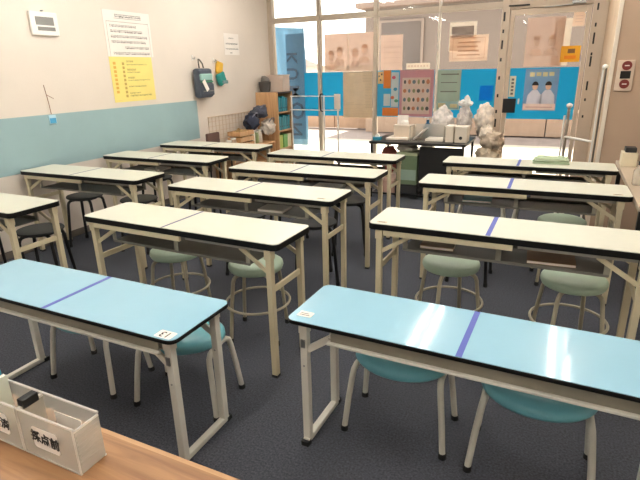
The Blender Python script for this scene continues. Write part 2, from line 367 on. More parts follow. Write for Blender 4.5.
# pane 3
o = sheet('notice_sheet', 'plain pinkish sheet with faint lines high in the third pane', 'notice', -2.303, -2.002, 1.41, 1.85, P_PINK)
prints(o, [(.1, .9, z, z+.012) for z in (.2, .35, .5, .65, .8)], P_MAUVE)
o = sheet('label_strip', 'narrow white label strip above the pink picture chart', 'label', -1.945, -1.63, 1.415, 1.49, P_BRIGHT, y=YB-.022)
prints(o, [(.08+.13*i, .08+.13*i+.07, .35, .65) for i in range(7)], P_MAUVE)
o = sheet('picture_chart', 'pink picture chart with rows of tiny figures on the third pane', 'poster', -2.03, -1.57, .806, 1.405, mat('chart_pink', '#dba3a6', .7, trans=.5, var=.03), y=YB-.016)
prints(o, [(.08, .9, .06, .84)], mat('chart_cream', '#ecd9cc', .8, trans=.5), 'chart_field')
for r in range(4):
    for c in range(6):
        colr = ('#7f7f52', '#5c6a72', '#b4744f', '#40403c')[(r*5+c*3) % 4]
        disc_print(o, .16+.135*c, .18+.19*r, .016+.004*((r+c) % 3), .026+.006*((c*r) % 2), mat('chart_'+colr[1:], colr, .8), name='figure', d=.0034, n=10)
o = sheet('collage_poster', 'orange and blue collage poster with a panda card, at the third pane post', 'poster', -2.345, -2.035, .80, 1.405, mat('poster_blue', '#3fb0d6', .7, trans=.4), y=YB-.016)
prints(o, [(.28, .62, .62, 1), (.25, .98, .02, .2)], mat('poster_orange', '#e98b3c', .7, trans=.35)); prints(o, [(.64, .97, .22, .96), (.3, .6, .24, .5)], mat('poster_pale', '#cfd6d2', .7, trans=.3))
prints(o, [(.02, .27, .72, .98)], mat('card_tan', '#d7b27c', .7), 'card', .0036)
for (a, b) in ((.09, .88), (.2, .92), (.15, .8)): disc_print(o, a, b, .012, .014, M_INK, d=.0048, n=10)
for (a, b, c_) in ((.75, .85, '#b8485a'), (.83, .6, '#2d7fa0'), (.7, .42, '#b65a35'), (.88, .35, '#4b8f6a')): disc_print(o, a, b, .028, .022, mat('dot'+c_[1:], c_, .7), d=.0036, n=10)
# pane 4
o = sheet('notice_sheet', 'bright white sheet behind the pink notice, high in the fourth pane', 'notice', -1.404, -1.074, 1.62, 1.955, P_BRIGHT)
prints(o, [(.08, .9, .45, .85)], mat('grey_note', '#b8aaa0', .8, trans=.4))
o = sheet('framed_notice', 'pink framed notice with text lines, high in the fourth pane', 'notice', -1.39, -.924, 1.495, 1.80, mat('notice_pink', '#f8e8da', .8, trans=.8), y=YB-.018)
prints(o, [(.08, .92, .1, .12), (.08, .92, .88, .9), (.08, .09, .1, .9), (.91, .92, .1, .9)]+[(.2+.02*(i % 2), .8-.03*(i % 3), .22+.16*i, .27+.16*i) for i in range(4)], mat('notice_brown', '#e2c8b4', .8, trans=.7))
o = sheet('list_poster', 'pale green list poster with banded rows on the fourth pane', 'poster', -1.523, -1.225, .90, 1.395, mat('list_green', '#c2cbb8', .8, trans=.5), y=YB-.016)
prints(o, [(.15, .9, .88, .91), (.15, .85, .68, .7), (.15, .85, .45, .48)], mat('list_ink', '#7b7668', .8)); prints(o, [(.05, .95, .02, .22)], mat('list_photo', '#86a09b', .8))
prints(o, [(.08, .4, .05, .17), (.6, .9, .06, .15)], mat('list_photo2', '#b7a77e', .8), d=.003)
tag(MB().box(-.985, -.825, YB-.016, YB-.013, 1.02, 1.20).build('blue_card', mat('sky_card', '#18b4f2', .6, trans=.75)), 'bright blue square card on the fourth pane film', 'card')
# door sheets
o = sheet('backlit_poster', 'faded mauve poster high on the glass door', 'poster', -.50, -.09, 1.412, 1.955, P_MAUVE)
for cx in (.30, .70):
    disc_print(o, cx, .50, .035, .050, mat('print_skin', '#f6ebe2', .8, trans=.8)); disc_print(o, cx, .55, .042, .05, mat('print_hair', '#ecdccf', .8, trans=.8), d=.0034, a0=0, a1=180)
    disc_print(o, cx, .22, .075, .085, mat('print_skin', '#f6ebe2', .8, trans=.8), d=.0024, a0=0, a1=180)
o = sheet('sunlit_strip_sheet', 'bright white sheet standing in for the sunlit strip beside the faded door poster', 'notice', -.20, -.02, 1.415, 1.93, P_BRIGHT, y=YB-.008)  # pale sheet added in place of sunlit outdoors showing past the poster
o = sheet('two_person_poster', 'pale blue poster of two dark-haired people in white shirts on the door', 'poster', -.463, -.088, .90, 1.387, mat('poster_sky', '#8fb3d2', .6, trans=.35), y=YB-.016)
prints(o, [(.02, .98, .02, .17)], mat('poster_peach', '#e9cfc4', .7), 'caption_band'); prints(o, [(.14+.19*i, .28+.19*i, .82+.01*(i % 2), .92) for i in range(4)], mat('poster_yellow', '#d8cc9c', .7), 'title')
prints(o, [(.1, .9, .08, .10)], mat('poster_line', '#c09a90', .7), d=.0034)
for cx, fc in ((.33, '#e2b89e'), (.72, '#dfb397')):
    w_, h_ = o['_w'], o['_h']; X0 = -w_+2*w_*cx
    MB().yprism([(X0-.085, -h_+2*h_*.17), (X0+.085, -h_+2*h_*.17), (X0+.075, -h_+2*h_*.38), (X0+.03, -h_+2*h_*.50), (X0-.03, -h_+2*h_*.50), (X0-.075, -h_+2*h_*.38)], -.0032, -.002).build('shirt_print', mat('print_shirt', '#d5d3dd', .7), o)
    disc_print(o, cx, .59, .032, .043, mat('print_face', fc, .7), 'face_print', d=.0036); disc_print(o, cx, .61, .037, .046, M_INK, 'hair_print', d=.0046, a0=0, a1=180)
o = sheet('vertical_strip', 'narrow cream strip with vertical writing above the door lock', 'label', -.635, -.565, 1.065, 1.31, mat('strip_cream', '#e8e0c8', .7, trans=.2), y=YB-.035+.019)
prints(o, [(.3, .72, .1+.17*i, .2+.17*i) for i in range(5)], M_GINK)
o = sheet('yellow_sticker', 'yellow-orange sticker beside the faded poster on the door', 'sticker', -.105, .10, 1.455, 1.63, mat('sticker_yellow', '#f4c43e', .6, trans=.45), y=YB-.016)
prints(o, [(.35, .72, .55, .82)], mat('sticker_dark', '#7d5a30', .7)); prints(o, [(.2, .8, .2, .4)], mat('sticker_orange', '#ef9c2d', .7, trans=.4))
o = sheet('notice_sheet', 'small pink notice at the top corner of the door', 'notice', -.02, .105, 1.835, 1.985, mat('notice_pink', '#f8e8da', .8, trans=.8), y=YB-.016)
prints(o, [(.2, .8, .3+.2*i, .36+.2*i) for i in range(3)], P_MAUVE)

# ------------------------------------------------------------------ ceiling lights (twin tubes; they reflect in the blue table tops)
M_TUBE = emit_mat('fluorescent_tube', (1.0, .985, .95), TUBE_STRENGTH)
def light_fixture():
    o = empty('ceiling_light'); MB().box(-.035, .035, -.62, .62, -.05, 0).build('housing', M_WHITE, o, .005)
    for s in (-1, 1):
        MB().tube([(s*.07, -.58, -.075), (s*.07, .58, -.075)], .016, 12).build('tube', M_TUBE, o)
        for e in (-1, 1): MB().box(min(s*.02, s*.09), max(s*.02, s*.09), e*.6-.02, e*.6+.02, -.10, -.045).build('socket', M_WHITE, o)
    return o
lp = None
for ix, x in enumerate((.26, -1.13, -2.95)):
    for iy, y in enumerate((5.1, 3.0, .9, -1.4)):  # last row is unseen, added so light reaches the table fronts
        o = light_fixture() if lp is None else copy_tree(lp)
        lp = lp or o
        o.location = (x, y, ZC)
        tag(o, 'twin-tube ceiling light, %s row, %s' % (('right', 'middle', 'left')[ix], ('by the windows', 'over the centre of the room', 'over the front desk', 'added unseen behind the camera to light the table fronts')[iy]), 'ceiling light', 'twin-tube ceiling lights')

# ------------------------------------------------------------------ white folding tables
def white_table(tape_w, tape_m):
    W, D, H = 1.252, .331, .70
    o = empty('folding_table')
    tp = MB().rrect(W-.006, D-.006, .028, H-.003, H, 5).build('tabletop', M_TOP, o)
    MB().rrect(W, D, .031, H-.032, H-.003, 5).build('edge_band', M_EDGE, tp, .002)
    MB().box(-.05-tape_w/2, -.05+tape_w/2, -D/2+.004, D/2-.004, H, H+.0008).build('divider_tape', tape_m, tp)
    lx, ly = W/2-.057, D/2-.026
    for sx in (-1, 1):
        for sy in (-1, 1):
            lg = MB().box(sx*lx-.015, sx*lx+.015, sy*ly-.015, sy*ly+.015, .012, .668).build('leg', M_CREAM, o, .003)
            MB().box(sx*lx-.016, sx*lx+.016, sy*ly-.016, sy*ly+.016, 0, .014).build('foot_cap', M_RUB, lg)
            MB().box(sx*lx-.019, sx*lx+.019, sy*ly-.019, sy*ly+.019, .618, .664).build('leg_bracket', M_CREAM, lg, .003)
            MB().bar((sx*(lx-.01), sy*ly, .55), (sx*(lx-.17), sy*(ly-.012), .648), .008, .02).build('brace', M_CREAM, o)
        MB().bar((sx*lx, -ly+.014, .46), (sx*lx, ly-.014, .46), .012, .03).build('stretcher', M_CREAM, o, .002)
    MB().box(-W/2+.082, .06, -D/2+.003, -D/2+.019, .640, .668).build('front_rail', M_CREAM, o, .002)
    MB().box(.08, W/2-.082, -D/2+.022, -D/2+.034, .648, .668).build('front_rail', M_SHELFL, o, .002)
    MB().box(-W/2+.085, W/2-.085, D/2-.03, D/2-.014, .648, .668).build('back_rail', M_CREAM, o, .002)
    sh = MB().box(-.45, .45, -.125, .11, .566, .569).box(-.45, .45, -.128, -.125, .562, .574).box(-.45, .45, .11, .114, .562, .59).build('shelf', M_SHELFD, o)
    for x in (-.44, 0, .44):
        MB().box(x-.012, x+.012, -.127, -.122, .566, .668).build('shelf_hanger', M_SHELF, sh); MB().box(x-.012, x+.012, .106, .112, .566, .668).build('shelf_hanger', M_SHELF, sh)
    return o
TW = {  # x, y, rot, label
 'L1': (-3.372, 1.860, -.5, 'white-topped folding table cut off by the left edge of the photo'),
 'L2': (-3.359, 2.778, 1.06, 'white-topped folding table against the blue wall band, second from the front'),
 'L3': (-3.325, 3.592, .42, 'white-topped folding table against the blue wall band, third from the front'),
 'L4': (-3.331, 4.383, 1.13, 'white-topped folding table at the wall, nearest the wire grid and baskets'),
 'M2': (-1.690, 1.960, -1.58, 'white-topped folding table directly behind the left pale blue table'),
 'M3': (-1.778, 2.735, -.57, 'white-topped folding table in the middle column, third from the front'),
 'M4': (-1.767, 3.441, .13, 'white-topped folding table in the middle column, fourth from the front'),
 'M5': (-1.839, 4.164, .13, 'white-topped folding table in the middle column, farthest back by the black desk'),
 'R2': (-.191, 2.411, -.27, 'white-topped folding table with violet tape directly behind the right pale blue table'),
 'R3': (-.203, 3.416, 1.02, 'white-topped folding table with violet tape, middle one of the right column'),
 'R4': (-.216, 4.228, .46, 'white-topped folding table holding the folded pale green cloth'),
}
protos = {}
for k, (x, y, a, lab) in TW.items():
    key = 'R' if k[0] == 'R' else 'M'
    if key in protos: o = copy_tree(protos[key])
    else: o = protos[key] = white_table(.021, M_TAPE) if key == 'R' else white_table(.011, M_TAPE2)
    o.location = (x, y, 0); o.rotation_euler = (0, 0, math.radians(a))
    tag(o, lab, 'table', 'white folding tables')

# ------------------------------------------------------------------ pale blue low tables
def blue_table():
    W, D, H = 1.285, .346, .563
    o = empty('low_table')
    tp = MB().rrect(W-.006, D-.006, .03, H-.002, H, 5).build('tabletop', M_BLUE, o)
    MB().rrect(W, D, .033, H-.017, H-.002, 5).build('edge_band', M_EDGE, tp, .003)
    MB().rrect(W-.04, D-.04, .02, H-.022, H-.017, 4).build('underside', M_SHELFL, tp)
    MB().box(-.013-.010, -.013+.010, -D/2+.004, D/2-.004, H, H+.0008).build('divider_tape', M_TAPE, tp)
    lx, ly = W/2-.058, D/2-.045
    for sx in (-1, 1):
        for sy in (-1, 1):
            lg = MB().box(sx*lx-.015, sx*lx+.015, sy*ly-.015, sy*ly+.015, .026, H-.022).build('leg', M_CREAM2, o, .003)
            MB().box(sx*lx-.018, sx*lx+.018, sy*ly-.018, sy*ly+.018, H-.065, H-.022).build('leg_bracket', M_CREAM2, lg, .003)
            MB().box(sx*lx-.009, sx*lx+.009, sy*ly-.021 if sy < 0 else sy*ly+.015, sy*ly-.015 if sy < 0 else sy*ly+.021, .44, .475).build('latch', M_STEEL, lg, .002)
            MB().cyl((sx*lx, .36), .004, sy*ly-.017, sy*ly+.017, 8, 'y').build('bolt', M_STEEL, lg)
            MB().bar((sx*(lx-.008), sy*ly, .425), (sx*(lx-.15), sy*(ly-.01), .525), .01, .026).build('brace', M_CREAM2, o)
        ft = MB().box(sx*lx-.014, sx*lx+.014, -.148, .148, .004, .028).build('foot_bar', M_CREAM2, o, .004)
        for e in (-1, 1): MB().box(sx*lx-.016, sx*lx+.016, e*.148-.014, e*.148+.014, 0, .020).build('foot_cap', M_RUB, ft)
        MB().bar((sx*(lx-.15), -ly+.02, .526), (sx*(lx-.15), ly-.02, .526), .014, .018).build('cross_bar', M_STEEL, o)
    MB().box(-W/2+.165, W/2-.08, -D/2+.006, -D/2+.024, .488, .497).build('front_rail', M_CREAM2, o, .002)
    MB().box(-W/2+.165, W/2-.08, D/2-.034, D/2-.018, .500, .509).build('back_rail', M_CREAM2, o, .002)
    sh = MB().box(-W/2+.165, W/2-.08, -D/2+.026, D/2-.034, .502, .506).box(-W/2+.175, W/2-.09, -D/2+.022, -D/2+.026, .497, .541).build('shelf', M_SHELF, o)
    for x in (-.44, .44): MB().box(x-.012, x+.012, D/2-.034, D/2-.03, .506, .541).build('shelf_hanger', M_SHELF, sh)
    return o
bl = blue_table(); bl.location = (-1.746, 1.295, 0); bl.rotation_euler = (0, 0, math.radians(-.14)); tag(bl, 'low pale blue table in the left foreground with the number 13 sticker', 'table', 'pale blue tables')
br = copy_tree(bl); br.location = (-.189, 1.578, 0); br.rotation_euler = (0, 0, math.radians(-1.3)); tag(br, 'low pale blue table in the right foreground reflecting the ceiling tubes', 'table', 'pale blue tables')
st = MB().rrect(.072, .046, .006, 0, .0008).build('number_sticker', M_PAPER, bl); st.location = (.585, -.140, .563)
text('number', '13', .046, (0, 0, .0012), (-1, 0, 0), (0, -1, 0), M_INK, st, bold=.0006)
st = MB().rrect(.058, .040, .006, 0, .0008).build('number_sticker', M_PAPER, br); st.location = (-.588, -.110, .563)
MB().box(-.02, .02, -.010, -.006, .0008, .0012).build('print', M_GINK, st); MB().box(-.02, .012, .002, .006, .0008, .0012).build('print', M_GINK, st)
for k, (dx, dy, wd) in {'M3': (.535, -.115, .05), 'R2': (-.56, -.13, .05), 'R3': (.55, -.13, .05)}.items():
    par = [q for q in bpy.data.objects if q.get('label') == TW[k][3]][0]
    s_ = MB().box(dx-wd/2, dx+wd/2, dy-.011, dy+.011, .70, .7008).build('number_sticker', mat('aged_sticker', '#d3c3a4', .7), par)
    MB().box(dx-.017, dx+.016, dy-.004, dy+.004, .7008, .7012).build('print', M_GINK, s_)

# ------------------------------------------------------------------ stools
def ring_stool(seat_m, tube_m, thick, ring=True, tr=.0105):
    o = empty('round_stool'); zt = .448
    zb = zt-thick
    MB().lathe([(.02, zb), (.125, zb), (.145, zb+.006), (.152, zb+thick*.45), (.149, zb+thick*.75), (.135, zt-.004), (.10, zt), (.02, zt+.002)], 28).build('seat', seat_m, o)
    MB().cyl((0, 0), .10, zb-.012, zb, 20).build('seat_plate', tube_m, o)
    for k in range(4):
        a = PI/4+k*PI/2; d = Vector((math.cos(a), math.sin(a), 0))
        pts = [d*.06+Vector((0,0,zb-.010)), d*.105+Vector((0,0,zb-.010)), d*.125+Vector((0,0,zb-.014)), d*.139+Vector((0,0,zb-.026)), d*.146+Vector((0,0,zb-.045)), d*.166+Vector((0,0,.2)), d*.184+Vector((0,0,.012))]
        lg = MB().tube(pts, tr, 10).build('leg', tube_m, o)
        MB().cyl((d.x*.185, d.y*.185), .014, 0, .026, 12).build('foot_cap', M_RUB, lg)
    if ring: MB().tube([(.178*math.cos(2*PI*i/36), .178*math.sin(2*PI*i/36), .205) for i in range(36)], .0072, 8, True).build('foot_ring', tube_m, o)
    return o
def blue_stool():
    o = empty('low_stool')
    MB().lathe([(.02, .306), (.16, .306), (.182, .311), (.193, .324), (.190, .340), (.176, .352), (.13, .359), (.02, .360)], 32, 1.0, .82).build('seat', M_SBLUE, o)
    for sx in (-1, 1):
        pts = [(sx*.203, -.123, .012), (sx*.190, -.108, .15), (sx*.178, -.096, .250), (sx*.174, -.088, .278), (sx*.170, -.068, .292), (sx*.168, -.040, .2955), (sx*.168, .040, .2955), (sx*.170, .068, .292), (sx*.174, .088, .278), (sx*.178, .096, .250), (sx*.190, .108, .15), (sx*.203, .123, .012)]
        lg = MB().tube(pts, .0125, 10).build('side_leg', M_IVT, o)
        for sy in (-1, 1): MB().cyl((sx*.2035, sy*.1235), .0155, 0, .022, 12).build('foot_cap', M_RUB, lg)
    MB().bar((-.168, 0, .3015), (.168, 0, .3015), .03, .008).build('seat_bar', M_IVT, o)
    return o
g0 = ring_stool(M_GREEN, M_BEIGEM, .052); used = False
for i, (x, y, a, lab) in enumerate(((-1.99, 2.15, 12, 'sage green ring stool under the left half of the table behind the left blue one'), (-1.43, 2.15, 17, 'sage green ring stool behind the right legs of the table behind the left blue one'),
        (-.45, 2.56, 35, 'sage green ring stool behind the violet tape of the right blue table'), (.145, 2.56, 20, 'sage green ring stool right of the violet tape behind the right blue table'),
        (.08, 3.60, 10, 'sage green ring stool at the middle table of the right column'))):
    o = g0 if i == 0 else copy_tree(g0); o.location = (x, y, 0); o.rotation_euler = (0, 0, math.radians(a)); tag(o, lab, 'stool', 'sage green ring stools')
k0 = ring_stool(M_BLACKV, M_BLACKM, .030, False, .012)
for i, (x, y, a, lab) in enumerate(((-3.70, 2.96, 20, 'black stool in the gap between the cut-off table and the next wall table'), (-3.14, 3.03, 5, 'black stool behind the right end of the second wall table'),
        (-3.15, 2.12, 30, 'black stool under the right end of the cut-off table'), (-3.72, 2.12, 0, 'black stool at the left edge of the photo under the cut-off table'),
        (-2.02, 2.95, 15, 'black stool behind the left half of the third middle table'), (-1.46, 2.96, 35, 'black stool poking past the right corner of the table behind the left blue one'),
        (-2.05, 3.63, 10, 'black stool behind the left half of the fourth middle table'), (-1.47, 3.62, 20, 'black stool behind the right end of the fourth middle table'),
        (-.47, 3.42, 0, 'black stool at the left half of the middle right-column table'),
        (-3.65, 3.80, 12, 'black stool at the left half of the third wall table'), (-3.08, 3.80, 25, 'black stool at the right half of the third wall table'))):
    o = k0 if i == 0 else copy_tree(k0); o.location = (x, y, 0); o.rotation_euler = (0, 0, math.radians(a)); tag(o, lab, 'stool', 'black stools')
b0 = blue_stool()
for i, (x, y, a, lab) in enumerate(((-1.940, 1.475, 0, 'low teal stool hidden under the left half of the left blue table'), (-1.412, 1.507, 8, 'low teal stool peeking out past the right end of the left blue table'),
        (-.467, 1.71, 0, 'low teal stool under the left half of the right blue table'), (.037, 1.685, 0, 'low teal stool under the right half of the right blue table'),
        (-.545, 4.40, 3, 'low teal stool under the left half of the table with the green cloth'), (-.085, 4.40, -3, 'low teal stool under the middle of the table with the green cloth'))):
    o = b0 if i == 0 else copy_tree(b0); o.location = (x, y, 0); o.rotation_euler = (0, 0, math.radians(a)); tag(o, lab, 'stool', 'low teal stools')

# ------------------------------------------------------------------ front desk and plastic bins
dk = empty('wooden_desk', (0, 0, 0)); tag(dk, 'brown wood-grain desk in the bottom left corner', 'desk')
MB().box(-2.1, -.28, -.15, .588, .672, .70).build('desktop', M_DESK, dk)
MB().box(-2.1, -.28, .588, .598, .672, .70).build('edge_strip', wood_mat('edge_wood', '#a67d56', '#bf9770', 'X'), dk)
for x in (-2.05, -.36): MB().box(x, x+.03, -.10, .55, 0, .672).build('side_panel', M_DESK, dk)
MB().box(-2.02, -.36, .50, .52, .25, .672).build('modesty_panel', M_DESK, dk)
M_BIN = clear('frosted_plastic', '#f3f0ea', .30, .2, .35)
M_RIM = clear('plastic_rim', '#f6f3ee', .6, .2, .3)
def plastic_bin(x0, x1, y0, y1, z0, z1, label):
    o = empty('plastic_bin', ((x0+x1)/2, (y0+y1)/2, z0)); tag(o, label, 'bin', 'frosted plastic bins on the desk')
    w_, d_, h_, t = (x1-x0)/2, (y1-y0)/2, z1-z0, .0022
    MB().box(-w_, w_, -d_, d_, 0, t).build('base', M_BIN, o)
    for s in (-1, 1):
        MB().box(-w_, w_, s*d_-t/2, s*d_+t/2, t, h_).build('long_wall', M_BIN, o)
        e = MB().box(s*w_-t/2, s*w_+t/2, -d_+t/2, d_-t/2, t, h_-.006).build('end_wall', M_BIN, o)
        rb = MB()
        for i in range(7): rb.box(min(s*w_+s*.0012, s*w_+s*.0022), max(s*w_+s*.0012, s*w_+s*.0022), -d_+.003, d_-.003, .022+i*.010, .026+i*.010)
        rb.build('ribs', M_BIN, e)
        MB().box(-w_-.001, w_+.001, s*d_-.002, s*d_+.002, h_, h_+.003).build('rim', M_RIM, o)
        MB().box(-w_-.001, w_+.001, s*d_-.002, s*d_+.002, 0, .0035).build('base_rim', M_RIM, o)
        MB().box(s*w_-.0018, s*w_+.0018, -d_, d_, h_-.006, h_-.002).build('rim', M_RIM, o); MB().box(s*w_-.0018, s*w_+.0018, -d_-.002, -d_, .003, h_).build('corner_edge', M_RIM, o)
    return o
b1 = plastic_bin(-.909, -.750, .484, .541, .70, .802, 'frosted plastic bin with three handwritten characters at the desk end')
b2 = plastic_bin(-1.075, -.914, .484, .541, .70, .802, 'frosted plastic bin holding booklets at the left edge of the desk')
def bin_label(o, body, dx):
    l = MB().rrect(.074, .050, .008, 0, .0006).build('label_sticker', mat('label_paper', '#f4efe8', .7), o)
    l.data.transform(Matrix.Rotation(PI/2, 4, 'X')); l.data.transform(Matrix.Translation((dx, -.0299, .052)))
    text('lettering', body, .027, (dx, -.0310, .052), (1, 0, -.05), (0.05, 0, 1), M_INK, l, thick=.0002, bold=.0009)
bin_label(b1, '採点前', -.006); bin_label(b2, '採点済', .01)
MB().box(-.047, .03, .0245, .0258, .022, .07).build('back_label', mat('label_paper', '#f4efe8', .7), b1)
cp = tag(MB().box(-.0095, .0095, -.017, .017, -.012, .008).build('black_clip', M_BLACKV, None, .002), 'black clip joining the two plastic bins', 'clip'); cp.location = (-.9115, .512, .807)
for i, (x, c_, h_) in enumerate(((-1.045, '#e9e4dc', .135), (-1.03, '#3fa3c4', .128), (-1.012, '#dfe3d2', .12))):
    lab = ('white booklet standing in the left plastic bin', 'blue booklet standing in the left plastic bin', 'pale green booklet standing in the left plastic bin')[i]
    bk = empty('booklet', (x, .5125, .7025)); tag(bk, lab, 'booklet', 'booklets in the plastic bin')
    MB().box(-.004, .004, -.022, .022, 0, h_).build('pages', M_PAPER, bk); [MB().box(a_, a_+.0012, -.0225, .0225, 0, h_+.001).build('cover', mat('cover'+c_[1:], c_, .6), bk) for a_ in (-.0052, .004)]

# ------------------------------------------------------------------ left wall things
def wall_sheet(name, label, cat, y0, y1, z0, z1, m, skew=0):
    o = empty(name, (XL+.002, (y0+y1)/2, (z0+z1)/2)); tag(o, label, cat)
    w_, h_ = (y1-y0)/2, (z1-z0)/2
    MB().box(0, .002, -w_, w_, -h_, h_).build('sheet', m, o); o['_w'] = w_; o['_h'] = h_; return o
def wprint(o, rects, m, name='print', d=.0022):
    w_, h_ = o['_w'], o['_h']; b = MB()
    for (a, b_, c, e) in rects: b.box(d, d+.0006, -w_+2*w_*a, -w_+2*w_*b_, -h_+2*h_*c, -h_+2*h_*e)
    r_ = b.build(name, m, o)
    if len(rects) > 1: r_['kind'] = 'stuff'
    return r_
o = wall_sheet('rule_notice', 'white handwritten notice with title and boxed lines on the left wall', 'notice', 3.748, 4.36, 1.60, 2.018, M_PAPER)
wprint(o, [(.05, .95, .755, .762), (.05, .053, .0, .76), (.947, .95, .0, .76), (.22, .80, .83, .838)], M_GINK, 'frame_lines')
def scribble(rows, seed):
    rr = random.Random(seed); out = []
    for (a, b, zc, h) in rows:
        x = a
        while x < b:
            cw = rr.uniform(.016, .026)
            out += [(x, x+cw*.9, zc-h*.5+rr.uniform(0, .3)*h, zc-h*.5+rr.uniform(.3, .45)*h), (x, x+cw*.75, zc+h*.25, zc+h*.4), (x+cw*.3, x+cw*.45, zc-h*.5, zc+h*.5)]
            x += cw*1.25
    return out
wprint(o, scribble([(.24, .78, .89, .07)], 1), M_INK, 'title_writing')
wprint(o, scribble([(.11, .66, .67, .055), (.11, .78, .555, .06), (.11, .88, .44, .055), (.11, .84, .325, .055), (.38, .9, .20, .055), (.12, .92, .07, .06)], 2), mat('brown_ink', '#5b4c44', .8), 'writing')
o = wall_sheet('yellow_chart', 'yellow chart with short text rows on the left wall', 'chart', 3.75, 4.322, 1.168, 1.597, mat('yellow_paper', '#f0dc83', .8, var=.03))
wprint(o, scribble([(.37, .52, .90, .04), (.37, .85, .83, .025), (.37, .58, .72, .04), (.37, .66, .66, .025), (.37, .52, .54, .04), (.37, .9, .48, .025), (.37, .78, .34, .03), (.37, .62, .19, .03), (.37, .88, .13, .035)], 3), mat('olive_ink', '#6f6430', .8), 'writing')
wprint(o, [(.07, .13, .20+.09*i, .26+.09*i) for i in range(8)], mat('orange_ink', '#dfae4e', .8), 'side_title'); wprint(o, [(.27, .32, .10+.09*i, .16+.09*i) for i in range(9)], mat('tan_ink', '#c3a557', .8), 'index_column')
wprint(o, [(.03, .17, .03, .032)], M_GINK, 'footer')
o = wall_sheet('small_notice', 'small white notice on the left wall above the yellow pouch', 'notice', 5.66, 5.99, 1.645, 1.905, M_PAPER)
wprint(o, scribble([(.3, .65, .78, .05), (.1, .9, .52, .07), (.08, .92, .28, .05)], 5), M_INK, 'writing'); wprint(o, [(.35, .5, .08, .11)], M_GINK)
# digital wall clock
o = empty('wall_clock', (XL, 3.105, 1.845)); tag(o, 'white digital wall clock with two grey displays on the left wall', 'clock')
MB().box(.004, .030, -.128, .128, -.092, .092).build('case', M_WHITE, o, .008)
MB().box(.030, .0315, -.085, .085, -.012, .052).build('main_display', mat('lcd_grey', '#7c7a76', .3), o); MB().box(.030, .0315, -.075, .09, -.055, -.025).build('small_display', mat('lcd_grey', '#7c7a76', .3), o)
MB().cyl((0.0, .10), .006, 0, .03, 10, 'x').build('nail', M_STEEL, o)
# hanging key tag
o = empty('key_tag', (XL+.006, 3.02, 1.12)); tag(o, 'small blue tag hanging from a string on the left wall', 'tag')
MB().tube([(0, -.02, .24), (.002, -.005, .10), (.003, 0, .0)], .003, 6).tube([(0, -.01, .16), (.003, .05, .125)], .0025, 6).build('string', mat('brown_string', '#a07a66', .8), o)
MB().box(0, .008, -.033, .038, -.085, -.01).build('tag_body', mat('pale_tag', '#b9dbe6', .5), o, .003); MB().box(.008, .0095, -.027, .032, -.078, -.035).build('tag_window', mat('tag_blue', '#3f93bb', .5), o)
# hooks, backpack, pouch
def hook(y, z, lab):
    o = empty('wall_hook', (XL, y, z)); tag(o, lab, 'hook', 'wall hooks')
    MB().box(0, .006, -.012, .012, -.03, .03).build('plate', M_WHITE, o, .002); MB().tube([(.006, 0, -.005), (.03, 0, -.015), (.04, 0, -.005), (.042, 0, .012)], .004, 8).build('hook_arm', M_STEEL, o)
hook(5.0, 1.60, 'white wall hook holding the grey backpack'); hook(5.40, 1.575, 'white wall hook holding the yellow pouch')
o = empty('backpack', (XL+.07, 5.075, 1.145)); tag(o, 'grey-blue backpack with a white tag hanging on the left wall', 'backpack')
M_BAG = mat('bag_grey', '#4d535e', .8, var=.08, bump=.2)
MB().box(-.045, .05, -.135, .135, 0, .335).build('body', M_BAG, o, .03)
MB().box(.02, .062, -.115, .115, .20, .275).build('top_panel', mat('bag_mint', '#8fb5ad', .7), o, .012)
MB().box(.035, .068, -.11, .11, .175, .195).build('green_band', mat('bag_green', '#4c8a6a', .7), o, .004)
pk = MB().box(.03, .075, -.115, .115, .025, .165).build('front_pocket', mat('bag_dark', '#474c56', .8), o, .015); MB().box(.074, .078, -.10, .10, .075, .081).build('zip', M_SHELF, pk)
MB().tube([(.0, -.05, .34), (-.01, -.045, .40), (-.02, -.03, .44), (-.02, -.01, .435), (-.005, .02, .39), (.0, .03, .34)], .008, 8).build('handle', mat('bag_strap', '#5a5148', .8), o)
MB().bar((.085, -.10, .20), (.088, -.03, .085), .055, .003, (1, 0, 0)).build('name_tag', M_PAPER, o)
o = empty('pouch', (XL+.04, 5.46, 1.235)); tag(o, 'yellow and green pouch hanging on the left wall', 'pouch')
yp = MB().box(-.03, .02, -.055, .055, -.075, .075).build('yellow_part', mat('pouch_yellow', '#d9a93c', .8), o, .02); yp.location = (0, .01, .25); yp.rotation_euler = (math.radians(-14), 0, 0); gp = MB().box(-.03, .035, -.07, .07, -.075, .075).build('green_part', mat('pouch_teal', '#2f8f86', .8), o, .022); gp.location = (.005, .015, .12); gp.rotation_euler = (math.radians(22), 0, 0)
MB().box(.045, .06, -.02, .09, .06, .10).build('buckle', mat('pouch_grey', '#6d8b8a', .6), o, .005); MB().tube([(0, -.04, .31), (-.015, -.055, .345), (0, -.03, .335)], .006, 6).build('loop', M_SHELF, o)
# wire grid
o = empty('wire_grid', (XL+.02, 0, 0)); tag(o, 'beige wire grid panel leaning on the left wall behind the baskets', 'wire grid')
M_WIRE = mat('beige_wire', '#cdb497', .5)
MB().tube([(0, 5.17, .55), (0, 5.17, .90), (0, 6.28, .90), (0, 6.28, .55)], .006, 6, True).build('frame', M_WIRE, o)
for i in range(1, 15): MB().tube([(0, 5.17+1.11*i/15, .55), (0, 5.17+1.11*i/15, .90)], .0025, 5).build('wire', M_WIRE, o)
for i in range(1, 6): MB().tube([(.004, 5.17, .55+.35*i/6), (.004, 6.28, .55+.35*i/6)], .0025, 5).build('wire', M_WIRE, o)

